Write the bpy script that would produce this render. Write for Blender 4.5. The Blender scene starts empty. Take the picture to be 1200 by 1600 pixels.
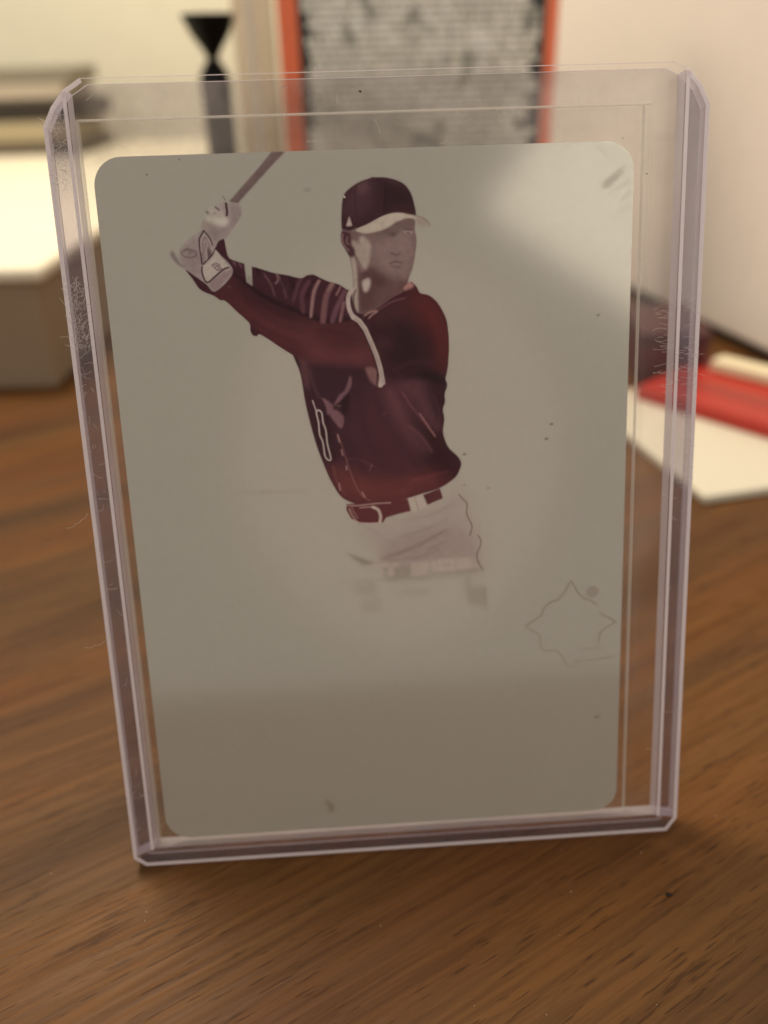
import bpy, bmesh, math, random
import numpy as np
from mathutils import Vector, Matrix
from mathutils.geometry import delaunay_2d_cdt
random.seed(7); rng = np.random.default_rng(7)
S = 0.001                                   # everything below is written in millimetres
scene = bpy.context.scene
COL = scene.collection

# ------------------------------------------------------------------ camera, light, exposure
R = [[0.997802, -0.062066, -0.023208], [-0.050589, -0.487333, -0.871750], [0.042796, 0.871008, -0.489402]]
CAM = Vector((-6.156, -93.907, 99.418))
cam = bpy.data.cameras.new('camera'); co = bpy.data.objects.new('camera', cam); COL.objects.link(co)
m = Matrix((R[0], [-v for v in R[1]], [-v for v in R[2]])).transposed()
co.matrix_world = Matrix.Translation(CAM * S) @ m.to_4x4()
cam.sensor_fit = 'VERTICAL'; cam.sensor_height = 24; cam.sensor_width = 18
cam.lens = 24 * 1300 / 1600
cam.clip_start = 0.004; cam.clip_end = 20
cam.dof.use_dof = True; cam.dof.focus_distance = 0.098; cam.dof.aperture_fstop = cam.lens / 2.4
scene.camera = co
scene.render.resolution_x = 768; scene.render.resolution_y = 1024
scene.view_settings.view_transform = 'Standard'; scene.view_settings.look = 'None'
scene.view_settings.exposure = 0; scene.view_settings.gamma = 1
w = bpy.data.worlds.new('World'); scene.world = w; w.use_nodes = True
bg = w.node_tree.nodes['Background']; bg.inputs[0].default_value = (1.0, 0.93, 0.83, 1); bg.inputs[1].default_value = 0.52
scene.cycles.transparent_max_bounces = 40; scene.cycles.max_bounces = 12
scene.cycles.sample_clamp_indirect = 3

def area(name, loc, target, sx, sy, power, col, roll=0, shape='RECTANGLE', axis_x=None):
    l = bpy.data.lights.new(name, 'AREA'); l.shape = shape; l.size = sx * S; l.size_y = sy * S
    l.energy = power; l.color = col
    o = bpy.data.objects.new(name, l); COL.objects.link(o)
    z = (Vector(loc) - Vector(target)).normalized()
    x = Vector(axis_x) if axis_x else Vector((1, 0, 0))
    x = (x - x.dot(z) * z).normalized(); y = z.cross(x)
    mm = Matrix((x, y, z)).transposed().to_4x4(); mm.translation = Vector(loc) * S
    o.matrix_world = mm
    return o
area('ceiling_lamp', (-170, 285, 640), (-20, 130, 0), 190, 190, 4.6, (1.0, 0.88, 0.70))
# added unseen area light, for the plate's upper-right reflection and frontal fill
e2 = Vector((0.80, 0, -0.60)); e1 = Vector((0.60, 0, 0.80))
corner = Vector((94, -400, 266)); W2, W1 = 330, 330
c = corner + e2 * (W2 / 2) + e1 * (W1 / 2)
area('plate_glare_fill', c, c + Vector((-0.22, 1, -0.33)), W2, W1, 0.80, (1.0, 0.93, 0.80), axis_x=e2)
area('hand_reflection_fill', (26, -400, 102), (0, 0, 55), 200, 240, 0.033, (1.0, 0.70, 0.60), shape='ELLIPSE')  # added unseen light, stands in for the pinkish reflection of a hand

# ------------------------------------------------------------------ helpers
def lin(c):
    c = np.asarray(c, float) / 255.0
    return np.where(c <= 0.04045, c / 12.92, ((c + 0.055) / 1.055) ** 2.4)
def rgba(c): return tuple(float(v) for v in lin(c)) + (1.0,)

def mat(name):
    m = bpy.data.materials.new(name); m.use_nodes = True; nt = m.node_tree
    for n in list(nt.nodes): nt.nodes.remove(n)
    out = nt.nodes.new('ShaderNodeOutputMaterial')
    return m, nt, out
def N(nt, t, **kw):
    n = nt.nodes.new(t)
    for k, v in kw.items():
        if k.startswith('i_'):
            key = k[2:]; key = int(key) if key.isdigit() else key.replace('_', ' ')
            n.inputs[key].default_value = v
        else: setattr(n, k, v)
    return n
def simple(name, col, rough=0.5, bump=0.0, scale=300, vary=0.12, metallic=0.0, spec=0.5):
    m, nt, out = mat(name)
    b = N(nt, 'ShaderNodeBsdfPrincipled'); b.inputs['Roughness'].default_value = rough
    b.inputs['Metallic'].default_value = metallic; b.inputs['Specular IOR Level'].default_value = spec
    tc = N(nt, 'ShaderNodeTexCoord'); no = N(nt, 'ShaderNodeTexNoise'); no.inputs['Scale'].default_value = scale; no.inputs['Detail'].default_value = 5
    nt.links.new(tc.outputs['Object'], no.inputs['Vector'])
    mx = N(nt, 'ShaderNodeMix', data_type='RGBA'); c = rgba(col)
    mx.inputs['A'].default_value = tuple(v * (1 - vary) for v in c[:3]) + (1,)
    mx.inputs['B'].default_value = tuple(min(1, v * (1 + vary)) for v in c[:3]) + (1,)
    nt.links.new(no.outputs['Fac'], mx.inputs['Factor']); nt.links.new(mx.outputs['Result'], b.inputs['Base Color'])
    if bump:
        bp = N(nt, 'ShaderNodeBump'); bp.inputs['Strength'].default_value = bump; bp.inputs['Distance'].default_value = 0.0003
        nt.links.new(no.outputs['Fac'], bp.inputs['Height']); nt.links.new(bp.outputs['Normal'], b.inputs['Normal'])
    nt.links.new(b.outputs[0], out.inputs[0])
    return m

def link(name, me, mats, parent=None, loc=None, rot=None, **props):
    o = bpy.data.objects.new(name, me); COL.objects.link(o)
    for k in mats: me.materials.append(k)
    if parent: o.parent = parent
    if loc: o.location = Vector(loc) * S
    if rot: o.rotation_euler = rot
    for k, v in props.items(): o[k] = v
    return o
def empty(name, loc, rot, label, category, group=None):
    o = bpy.data.objects.new(name, None); COL.objects.link(o); o.empty_display_size = 0.01
    o.location = Vector(loc) * S; o.rotation_euler = rot; o['label'] = label; o['category'] = category
    if group: o['group'] = group
    return o
def prism(poly, z0, z1, side=1, over={}):
    """polygon (mm, counter-clockwise) in x,y between z0 and z1; caps use material 0, sides material `side`"""
    bm = bmesh.new(); n = len(poly)
    a = [bm.verts.new((x * S, y * S, z0 * S)) for x, y in poly]
    b = [bm.verts.new((x * S, y * S, z1 * S)) for x, y in poly]
    f = bm.faces.new(b); f.material_index = 0
    f = bm.faces.new(a[::-1]); f.material_index = 0
    for i in range(n):
        f = bm.faces.new((a[i], a[(i + 1) % n], b[(i + 1) % n], b[i])); f.material_index = over.get(i, side)
    me = bpy.data.meshes.new('mesh'); bm.to_mesh(me); bm.free(); return me
def box(x0, x1, y0, y1, z0, z1, bevel=0.0, seg=2):
    bm = bmesh.new(); bmesh.ops.create_cube(bm, size=1)
    for v in bm.verts:
        v.co = Vector(((x0 + x1) / 2 + v.co.x * (x1 - x0), (y0 + y1) / 2 + v.co.y * (y1 - y0), (z0 + z1) / 2 + v.co.z * (z1 - z0))) * S
    if bevel: bmesh.ops.bevel(bm, geom=bm.edges[:], offset=bevel * S, segments=seg, affect='EDGES', profile=0.6)
    me = bpy.data.meshes.new('mesh'); bm.to_mesh(me); bm.free(); return me
def lathe(profile, seg=48):
    bm = bmesh.new(); rings = []
    for r, z in profile:
        rings.append([bm.verts.new((r * math.cos(2 * math.pi * i / seg) * S, r * math.sin(2 * math.pi * i / seg) * S, z * S)) for i in range(seg)])
    for a, b in zip(rings, rings[1:]):
        for i in range(seg): bm.faces.new((a[i], a[(i + 1) % seg], b[(i + 1) % seg], b[i])).smooth = True
    bm.faces.new(rings[0][::-1]); bm.faces.new(rings[-1])
    me = bpy.data.meshes.new('mesh'); bm.to_mesh(me); bm.free(); return me
def rounded(x0, x1, y0, y1, r, n=9):
    p = []
    for cx, cy, a0 in ((x1 - r, y1 - r, 0), (x0 + r, y1 - r, 90), (x0 + r, y0 + r, 180), (x1 - r, y0 + r, 270)):
        for i in range(n):
            a = math.radians(a0 + 90 * i / (n - 1)); p.append((cx + r * math.cos(a), cy + r * math.sin(a)))
    return p

# ------------------------------------------------------------------ the table
def wood():
    m, nt, out = mat('walnut_laminate'); L = nt.links.new
    b = N(nt, 'ShaderNodeBsdfPrincipled'); b.inputs['Specular IOR Level'].default_value = 0.17
    tc = N(nt, 'ShaderNodeTexCoord')
    mp = N(nt, 'ShaderNodeMapping'); mp.inputs['Rotation'].default_value = (0, 0, math.radians(-28)); mp.inputs['Scale'].default_value = (1000, 1000, 1000)
    L(tc.outputs['Object'], mp.inputs['Vector'])                       # now in mm, x along the grain
    def stretched(sx, sy, detail=4, rough=0.55, dist=0.0, off=0):
        k = N(nt, 'ShaderNodeMapping'); k.inputs['Scale'].default_value = (sx, sy, 1); k.inputs['Location'].default_value = (off, off * 2, off)
        L(mp.outputs[0], k.inputs['Vector'])
        n = N(nt, 'ShaderNodeTexNoise'); n.inputs['Scale'].default_value = 1; n.inputs['Detail'].default_value = detail
        n.inputs['Roughness'].default_value = rough; n.inputs['Distortion'].default_value = dist
        L(k.outputs[0], n.inputs['Vector']); return n.outputs['Fac']
    def ramp(x, stops):
        r = N(nt, 'ShaderNodeValToRGB'); e = r.color_ramp.elements
        while len(e) < len(stops): e.new(0.5)
        for q, (p, c) in zip(e, stops): q.position = p; q.color = c
        L(x, r.inputs[0]); return r.outputs[0]
    def mix(a, bb, f, mode='MIX'):
        x = N(nt, 'ShaderNodeMix', data_type='RGBA', blend_type=mode)
        for s, v in (('A', a), ('B', bb), ('Factor', f)):
            if isinstance(v, (tuple, float, int)): x.inputs[s].default_value = v
            else: L(v, x.inputs[s])
        return x.outputs['Result']
    broad = ramp(stretched(0.006, 0.055, 3, 0.5, 0.6, 3.3), [(0.30, rgba((93, 63, 42))), (0.43, rgba((118, 82, 54))), (0.52, rgba((133, 91, 57))), (0.64, rgba((138, 90, 50))), (0.75, rgba((104, 66, 42)))])
    red = ramp(stretched(0.010, 0.04, 2, 0.5, 0, 9.1), [(0.42, (0, 0, 0, 1)), (0.62, (1, 1, 1, 1))])
    broad = mix(broad, rgba((126, 76, 48)), N_mul(nt, red, 0.55))
    fine = ramp(stretched(0.035, 0.9, 5, 0.65, 0.3, 1.7), [(0.32, (0.66, 0.63, 0.60, 1)), (0.62, (1.10, 1.10, 1.10, 1))])
    broad = mix(broad, fine, 1.0, 'MULTIPLY')
    pores = stretched(0.20, 2.6, 2, 0.5, 0.0, 5.5)
    where = stretched(0.03, 0.09, 2, 0.5, 0, 12.0)
    dens = N(nt, 'ShaderNodeMath', operation='MULTIPLY_ADD'); L(where, dens.inputs[0]); dens.inputs[1].default_value = 0.30; dens.inputs[2].default_value = -0.15
    s = N(nt, 'ShaderNodeMath', operation='ADD'); L(pores, s.inputs[0]); L(dens.outputs[0], s.inputs[1])
    pm = ramp(s.outputs[0], [(0.61, (0, 0, 0, 1)), (0.70, (1, 1, 1, 1))])
    broad = mix(broad, rgba((66, 40, 27)), N_mul(nt, pm, 0.62))
    L(mix(broad, (0.565, 0.555, 0.405, 1), 1.0, 'MULTIPLY'), b.inputs['Base Color'])
    rr = ramp(stretched(0.05, 1.2, 3, 0.5, 0, 2.0), [(0.3, (0.48, 0.48, 0.48, 1)), (0.7, (0.62, 0.62, 0.62, 1))]); L(rr, b.inputs['Roughness'])
    bp = N(nt, 'ShaderNodeBump'); bp.invert = True; bp.inputs['Strength'].default_value = 0.35; bp.inputs['Distance'].default_value = 0.00006
    L(pm, bp.inputs['Height']); L(bp.outputs['Normal'], b.inputs['Normal'])
    L(b.outputs[0], out.inputs[0]); return m
def N_mul(nt, x, f):
    q = nt.nodes.new('ShaderNodeMath'); q.operation = 'MULTIPLY'; nt.links.new(x, q.inputs[0]); q.inputs[1].default_value = f; return q.outputs[0]
link('table_top', box(-620, 620, -160, 700, -22, 0, 2), [wood()], kind='structure')
link('wall', box(-900, 900, 715, 735, -22, 900), [simple('cream_wall_paint', (250, 244, 220), 0.8, 0.2, 60, 0.05)], kind='structure')

# ------------------------------------------------------------------ print on the plate (drawn here as numbers)
ALPHA = math.radians(16)
Bl = Matrix(((1, 0, 0), (0, math.sin(ALPHA), -math.cos(ALPHA)), (0, math.cos(ALPHA), math.sin(ALPHA))))   # loader -> world
ORG = Vector((0, 0, 48.267))
CX, CY = -1.88, -2.24                       # centre of the plate in the holder
_R = np.array(R); _B = np.array(Bl)
_n = _B[:, 2]
def to_plate(px):
    """photo pixel -> millimetres on the plate, measured from its centre"""
    px = np.atleast_2d(np.asarray(px, float))
    d = np.c_[(px[:, 0] - 600) / 1300, (px[:, 1] - 800) / 1300, np.ones(len(px))] @ _R
    t = ((np.array(ORG) - np.array(CAM)) @ _n) / (d @ _n)
    P = (np.array(CAM) + t[:, None] * d - np.array(ORG)) @ _B
    return P[:, :2] - (CX, CY)
PW, PH, RES = 63.5, 88.9, 12.0
IW, IH = int(PW * RES), int(PH * RES)
PLATE = np.array((138, 132, 117.0))
img = np.ones((IH, IW, 3)) * lin(PLATE); ink = np.zeros((IH, IW))
def grid(pts): return np.c_[(pts[:, 0] + PW / 2) * RES, (PH / 2 - pts[:, 1]) * RES]
def A_(p): return [(240 + x / 4.615, 220 + y / 4.615) for x, y in p]      # three enlargements the tracing was made on
def B_(p): return [(480 + x / 4.573, 250 + y / 4.573) for x, y in p]
def C_(p): return [(430 + x / 3.333, 540 + y / 3.333) for x, y in p]
def G_(p): return [(280 + x / 11.43, 320 + y / 11.43) for x, y in p]
def T_(p): return [(530 + x / 4.8, 850 + y / 4.8) for x, y in p]
def smooth(p, closed, n=6):
    p = np.array(p, float); k = len(p); out = []
    for i in range(k if closed else k - 1):
        q = [p[(i + j) % k] if closed else p[min(max(i + j, 0), k - 1)] for j in (-1, 0, 1, 2)]
        for t in np.linspace(0, 1, n, endpoint=False):
            out.append(0.5 * ((2 * q[1]) + (-q[0] + q[2]) * t + (2 * q[0] - 5 * q[1] + 4 * q[2] - q[3]) * t * t + (-q[0] + 3 * q[1] - 3 * q[2] + q[3]) * t ** 3))
    if not closed: out.append(p[-1])
    return np.array(out)
def blur(a, s):
    if s <= 0: return a
    r = int(3 * s) + 1; k = np.exp(-np.arange(-r, r + 1) ** 2 / (2 * s * s)); k /= k.sum()
    a = np.apply_along_axis(lambda v: np.convolve(v, k, 'same'), 0, a)
    return np.apply_along_axis(lambda v: np.convolve(v, k, 'same'), 1, a)
def comp(mask, x0, y0, col, a, inkv):
    h, wd = mask.shape; sl = (slice(y0, y0 + h), slice(x0, x0 + wd)); mk = (mask * a)
    img[sl] = img[sl] * (1 - mk[..., None]) + lin(col) * mk[..., None]
    ink[sl] = ink[sl] * (1 - mk) + inkv * mk
def window(g, pad):
    x0 = max(0, int(g[:, 0].min() - pad)); x1 = min(IW, int(g[:, 0].max() + pad) + 1)
    y0 = max(0, int(g[:, 1].min() - pad)); y1 = min(IH, int(g[:, 1].max() + pad) + 1)
    return x0, x1, y0, y1
CLIP = None
def fill(p, col, soft=0.5, a=1.0, sm=True, inkv=1.0, clip=None):
    p = smooth(p, True) if sm else np.array(p, float)
    g = grid(to_plate(p)); x0, x1, y0, y1 = window(g, 3 * soft + 2)
    if x1 <= x0 or y1 <= y0: return
    q = 3; X, Y = np.meshgrid(x0 + (np.arange((x1 - x0) * q) + .5) / q, y0 + (np.arange((y1 - y0) * q) + .5) / q)
    ins = np.zeros(X.shape, bool)
    for (ax, ay), (bx, by) in zip(g, np.roll(g, -1, 0)):
        if ay == by: continue
        cr = (ay > Y) != (by > Y)
        ins ^= cr & (X < (bx - ax) * (Y - ay) / (by - ay) + ax)
    mk = ins.reshape(y1 - y0, q, x1 - x0, q).mean((1, 3)); mk = blur(mk, soft)
    if clip is not None: mk = mk * clip[y0:y1, x0:x1]
    comp(mk, x0, y0, col, a, inkv); return mk, x0, y0
def stroke(p, wpx, col, soft=0.4, a=1.0, sm=True, inkv=1.0, clip=None, closed=False):
    if sm: p = smooth(p, closed)
    p = np.array(p, float)
    if closed: p = np.vstack([p, p[:1]])
    g = grid(to_plate(p)); hw = wpx * 0.5 * 0.078 * RES
    x0, x1, y0, y1 = window(g, hw + 3 * soft + 2)
    if x1 <= x0 or y1 <= y0: return
    X, Y = np.meshgrid(np.arange(x0, x1) + .5, np.arange(y0, y1) + .5); d = np.full(X.shape, 1e9)
    for (ax, ay), (bx, by) in zip(g[:-1], g[1:]):
        l2 = (bx - ax) ** 2 + (by - ay) ** 2 + 1e-9
        t = np.clip(((X - ax) * (bx - ax) + (Y - ay) * (by - ay)) / l2, 0, 1)
        d = np.minimum(d, np.hypot(X - ax - t * (bx - ax), Y - ay - t * (by - ay)))
    mk = blur(np.clip(hw - d + 0.5, 0, 1), soft)
    if clip is not None: mk = mk * clip[y0:y1, x0:x1]
    comp(mk, x0, y0, col, a, inkv)
def mask_of(p, soft=0.5):
    r = fill(p, (0, 0, 0), soft, 0.0); full = np.zeros((IH, IW)); mk, x0, y0 = r
    full[y0:y0 + mk.shape[0], x0:x0 + mk.shape[1]] = mk; return full

PL = tuple(PLATE)
# outline of the dark uniform, shared by the picture and by the ink layer's geometry
torso = (A_([(465, 732), (485, 716), (510, 712), (525, 780), (545, 842), (600, 868), (655, 885), (710, 905), (780, 925), (860, 950), (960, 968), (1060, 990), (1110, 968), (1160, 965)])
         + B_([(20, 815), (60, 825), (100, 845), (160, 870), (230, 890), (285, 925), (330, 935), (420, 960), (560, 940), (690, 900), (740, 870), (780, 905), (805, 950), (870, 968), (930, 1020), (985, 1120), (1003, 1200), (1012, 1330), (1005, 1450)])
         + C_([(902, 80), (893, 140), (886, 172), (896, 205), (882, 250), (884, 290), (872, 330), (880, 380), (873, 440), (882, 485), (905, 532), (950, 575), (968, 612), (955, 655), (930, 690), (860, 737), (760, 770), (690, 792), (600, 812), (460, 825), (400, 815), (345, 785), (300, 720), (262, 640), (210, 500), (160, 310), (132, 150), (95, 55)])
         + A_([(1000, 1542), (900, 1478), (775, 1398), (745, 1408), (715, 1400), (698, 1365), (690, 1312), (600, 1228), (520, 1155), (480, 1148), (440, 1120), (340, 1075), (285, 1000), (232, 930), (300, 975), (380, 1032), (450, 1085), (575, 945), (480, 820), (450, 780)]))
cap = B_([(252, 505), (244, 440), (246, 350), (258, 262), (290, 215), (360, 165), (440, 134), (520, 124), (600, 134), (680, 165), (730, 220), (760, 300), (773, 400), (700, 385), (630, 384), (540, 405), (430, 465), (350, 500), (300, 515)])
brim = B_([(350, 497), (430, 460), (540, 402), (640, 378), (770, 398), (830, 418), (870, 452), (874, 468), (840, 478), (785, 466), (768, 428), (720, 416), (640, 442), (560, 492), (440, 525), (380, 520)])
head = B_([(255, 505), (300, 508), (360, 510), (440, 520), (560, 490), (640, 440), (720, 413), (768, 425), (768, 500), (781, 575), (775, 640), (755, 760), (722, 850), (712, 890), (690, 935), (600, 985), (520, 1045), (430, 1095), (360, 1090), (335, 1050), (318, 960), (330, 890), (316, 750), (300, 690), (270, 635), (243, 590), (240, 535)])
glove = A_([(545, 458), (600, 453), (632, 478), (632, 540), (590, 610), (545, 670), (512, 716), (466, 732), (452, 780), (490, 835), (578, 945), (450, 1085), (378, 1030), (240, 932), (205, 905), (200, 870), (185, 810), (215, 750), (280, 690), (345, 648), (350, 600), (375, 565), (400, 530), (430, 495), (480, 465), (500, 440)])
bat = A_([(868, 60), (968, 60), (780, 262), (608, 455), (545, 440), (640, 330), (760, 195)])
pants = C_([(385, 930), (470, 925), (570, 905), (700, 865), (870, 795), (945, 690), (985, 760), (1020, 860), (1062, 985), (1085, 1165), (1020, 1168), (800, 1150), (560, 1140), (545, 1085), (480, 1010), (420, 960)])
# trousers: a thin pinkish tint, then fold lines
fill(pants, (131, 116, 107), 11, 0.6, inkv=0.4)
fill(C_([(560, 1060), (700, 980), (890, 930), (1010, 980), (1050, 1090), (1020, 1120), (640, 1130), (560, 1110)]), (122, 106, 97), 8, 0.6, inkv=0.4)
for p, wd, a in (([(560, 1100), (700, 1060), (800, 1010), (890, 955)], 5, .45), ([(780, 1060), (840, 1040), (890, 1015)], 2.2, .7), ([(640, 1080), (760, 1020), (860, 970)], 2, .6),
                 ([(440, 925), (560, 990), (610, 1040)], 2, .4), ([(610, 1010), (760, 960), (900, 900)], 4, .25), ([(700, 900), (800, 880), (930, 820)], 4, .3), ([(560, 1110), (720, 1105), (850, 1060)], 6, .3)):
    stroke(C_(p), wd, (104, 86, 77), 1.6, a)
fill(C_([(375, 1080), (430, 1095), (520, 1130), (470, 1140)]), (108, 98, 85), 2, .7)
for p in ([(955, 770), (975, 795), (998, 820), (995, 860), (1000, 885), (1022, 930), (1020, 960), (1012, 985)], [(1055, 985), (1070, 1010), (1066, 1040), (1050, 1080), (1055, 1120), (1082, 1165)]):
    stroke(C_(p), 1.5, (78, 50, 42), .35, .95)
# ghost of the name bar and the block under it
fill(T_([(300, 150), (540, 140), (700, 215), (960, 180), (1080, 180), (1075, 200), (720, 242), (540, 262), (350, 268)]), (110, 97, 85), 5.0, .55, sm=False)
for p in ([(190, 150), (445, 138), (443, 168), (190, 165)], [(365, 168), (408, 166), (412, 235), (372, 238)], [(300, 170), (325, 168), (330, 225), (312, 225)],
          [(540, 135), (670, 128), (672, 165), (655, 200), (690, 225), (540, 240)], [(690, 120), (722, 118), (730, 205), (700, 212)],
          [(735, 122), (770, 110), (770, 195), (750, 198)], [(735, 112), (862, 104), (862, 135), (735, 142)], [(735, 170), (862, 162), (862, 190), (740, 205)], [(830, 108), (866, 104), (866, 188), (834, 192)],
          [(875, 100), (980, 92), (996, 176), (880, 186)]):
    fill(T_(p), (146, 133, 118), 1.8, .7, sm=False, inkv=.1)
stroke(T_([(735, 222), (860, 208), (1000, 192), (1078, 182)]), 2.4, (112, 99, 86), 3, .35)
for p, a in (([(90, 300), (265, 270), (270, 390), (130, 370)], .3), ([(940, 250), (980, 235), (985, 330), (1070, 300), (1105, 330), (1100, 470), (960, 440)], .45), ([(160, 420), (320, 400), (320, 500), (170, 520)], .25),
             ([(370, 360), (590, 325), (700, 345), (640, 385), (480, 375)], .25), ([(60, 75), (90, 90), (270, 150), (180, 155)], .5)):
    fill(T_(p), (108, 98, 82), 4, a, sm=False, inkv=.3)
stroke(T_([(1072, 300), (1088, 345), (1100, 480)]), 1.5, (104, 92, 78), 1, .7)
stroke(T_([(0, 290), (140, 268), (420, 262)]), 1.5, (112, 98, 82), 1.2, .5)
# bat
fill(bat, (92, 75, 70), .8, sm=False)
fill(A_([(870, 62), (905, 62), (700, 300), (590, 440), (560, 440), (740, 220)]), (105, 88, 82), 3, .5, clip=mask_of(bat))
# glove
mg = mask_of(glove)
fill(glove, (128, 114, 108), .7)
for p, c, a, s in (([(200, 800), (300, 700), (345, 700), (340, 860), (350, 980), (380, 1030), (240, 930)], (112, 97, 94), .75, 7), ([(560, 470), (635, 480), (630, 560), (560, 650), (500, 715), (480, 690), (545, 620)], (112, 99, 94), .8, 4),
                   ([(375, 640), (540, 600), (470, 700), (440, 740)], (110, 97, 92), .6, 4), ([(140, 760), (300, 650), (340, 620), (350, 660), (240, 730), (200, 800)], PL, .8, 8)):
    fill(A_(p), c, s, a, clip=mg)
fill(G_([(480, 210), (640, 200), (850, 240), (880, 320), (800, 390), (640, 360), (520, 300)]), (158, 150, 134), 2.2, .95)
fill(G_([(560, 60), (680, 50), (760, 120), (820, 200), (640, 210), (520, 150)]), (146, 137, 124), 2.5, .8)
fill(G_([(430, 320), (540, 310), (640, 370), (480, 430), (380, 400)]), (116, 106, 88), 3.5, .5)
stroke(G_([(840, -20), (850, 60), (860, 140), (850, 190)]), 3.6, (62, 38, 42), .5)
stroke(G_([(650, 40), (690, 75), (720, 100)]), 2.2, (66, 50, 46), .6)
stroke(G_([(490, 130), (525, 150)]), 2.4, (80, 68, 60), .6)
stroke(G_([(620, 155), (650, 160)]), 1.5, (98, 86, 78), .6)
stroke(A_([(500, 400), (520, 430)]), 1.5, (90, 74, 70), .5)
for p, wd in (([(440, 468), (380, 580), (362, 640), (385, 860), (415, 1060)], 2.3), ([(440, 468), (510, 540), (570, 640), (600, 720)], 1.8), ([(440, 1060), (560, 930), (610, 870), (660, 770)], 2.4)):
    stroke(G_(p), wd, (58, 34, 38), .45)
for p in ([(470, 590), (420, 640), (425, 860), (440, 1010)], [(470, 590), (520, 650), (575, 860)], [(480, 690), (465, 800), (475, 980)]):
    stroke(G_(p), 1.6, (90, 70, 68), .7, .8)
fill(G_([(500, 740), (520, 760), (580, 890), (520, 950)]), (72, 48, 48), .8, .8)
for p in ([(455, 520), (400, 640), (400, 840)], [(500, 730), (480, 860), (490, 990)], [(510, 600), (560, 700), (590, 800)]):
    stroke(G_(p), 1.5, (146, 132, 124), .7, .8)
th = np.linspace(0, 2 * math.pi, 22, endpoint=False)
stroke(G_([(180 + 135 * math.cos(t), 872 + 70 * math.sin(t) + 8 * math.cos(t)) for t in th]), 1.5, (84, 66, 64), .6, closed=True)
stroke(G_([(90, 850), (140, 780), (190, 830), (240, 855), (160, 880)]), 1.3, (92, 74, 70), .8, .8)
fill(G_([(660, 800), (760, 950), (920, 1140), (780, 1160), (540, 1370), (480, 1370), (420, 1200), (415, 1120), (600, 930)]), (150, 139, 126), .8, .95)
stroke(G_([(415, 1110), (412, 1200), (450, 1320), (490, 1378), (540, 1375), (680, 1250), (800, 1150), (890, 1120)]), 2.5, (58, 34, 38), .45)
fill(G_([(560, 1400), (920, 1150), (985, 1200), (860, 1300), (660, 1530)]), (116, 97, 94), .8, .9)
for p in ([(590, 1080), (650, 1040), (740, 1080)], [(590, 1080), (640, 1130), (680, 1170)], [(620, 1070), (690, 1090), (640, 1120)], [(690, 1160), (720, 1100), (680, 1090)], [(700, 1175), (760, 1140), (730, 1120)]):
    stroke(G_(p), 1.6, (84, 62, 62), .45, .9)
fill(A_([(120, 822), (142, 792), (170, 840), (215, 912), (190, 905), (150, 870)]), (104, 92, 86), 1.2, .9)
# uniform
mt = mask_of(torso, .45)
fill(torso, (66, 30, 38), .45)
def tf(p, c, s=4, a=1.0): fill(p, c, s, a, clip=mt)
def ts(p, wd, c, s=.8, a=1.0): stroke(p, wd, c, s, a, clip=mt)
tf(B_([(380, 1130), (620, 1040), (760, 900), (900, 1000), (1020, 1180), (1030, 1480), (900, 1560), (600, 1600), (520, 1400)]), (58, 22, 27), 8)
tf(B_([(700, 960), (820, 940), (960, 1080), (1030, 1300), (1030, 1520), (940, 1480), (880, 1300), (800, 1150)]), (98, 36, 32), 14, .85)  # red shoulder, partly a reflection painted into the print
tf(B_([(420, 1130), (620, 1050), (760, 1020), (700, 1120), (560, 1160)]), (78, 38, 38), 8, .8)
tf(B_([(500, 1260), (560, 1280), (640, 1330), (540, 1330)]), (88, 46, 52), 6, .8)
tf(B_([(620, 1200), (900, 1260), (860, 1450), (600, 1440)]), (46, 16, 20), 14, .7)
# near arm
tf(A_([(590, 950), (740, 1100), (900, 1190), (1150, 1290)]) + B_([(150, 1155), (330, 1142), (430, 1240), (500, 1400), (540, 1640)]) + C_([(540, 130), (400, 118), (170, 100), (95, 50)]) + A_([(900, 1478), (690, 1310), (480, 1150), (440, 1110)]), (76, 34, 36), 1.3)
tf(A_([(570, 960), (740, 1100), (900, 1190), (1120, 1280), (1000, 1300), (760, 1200), (600, 1060)]), (52, 20, 25), 6, .6)
tf(A_([(600, 1180), (900, 1300), (1180, 1380), (1190, 1480), (960, 1440), (700, 1290)]), (90, 45, 46), 9, .7)
ts(A_([(585, 955), (740, 1085), (900, 1172), (1140, 1268)]) + B_([(140, 1146), (300, 1136)]), 5, (34, 12, 20), 2.2, .85)
ts(C_([(100, 75), (170, 118), (300, 132), (400, 134), (520, 138)]), 6, (36, 14, 22), 3, .8)
tf(B_([(20, 1330), (250, 1380), (450, 1360), (480, 1450), (250, 1460), (40, 1430)]), (104, 52, 54), 9, .75)
tf(B_([(340, 1200), (420, 1270), (490, 1420), (500, 1480), (400, 1400)]), (82, 42, 42), 5, .7)
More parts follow.
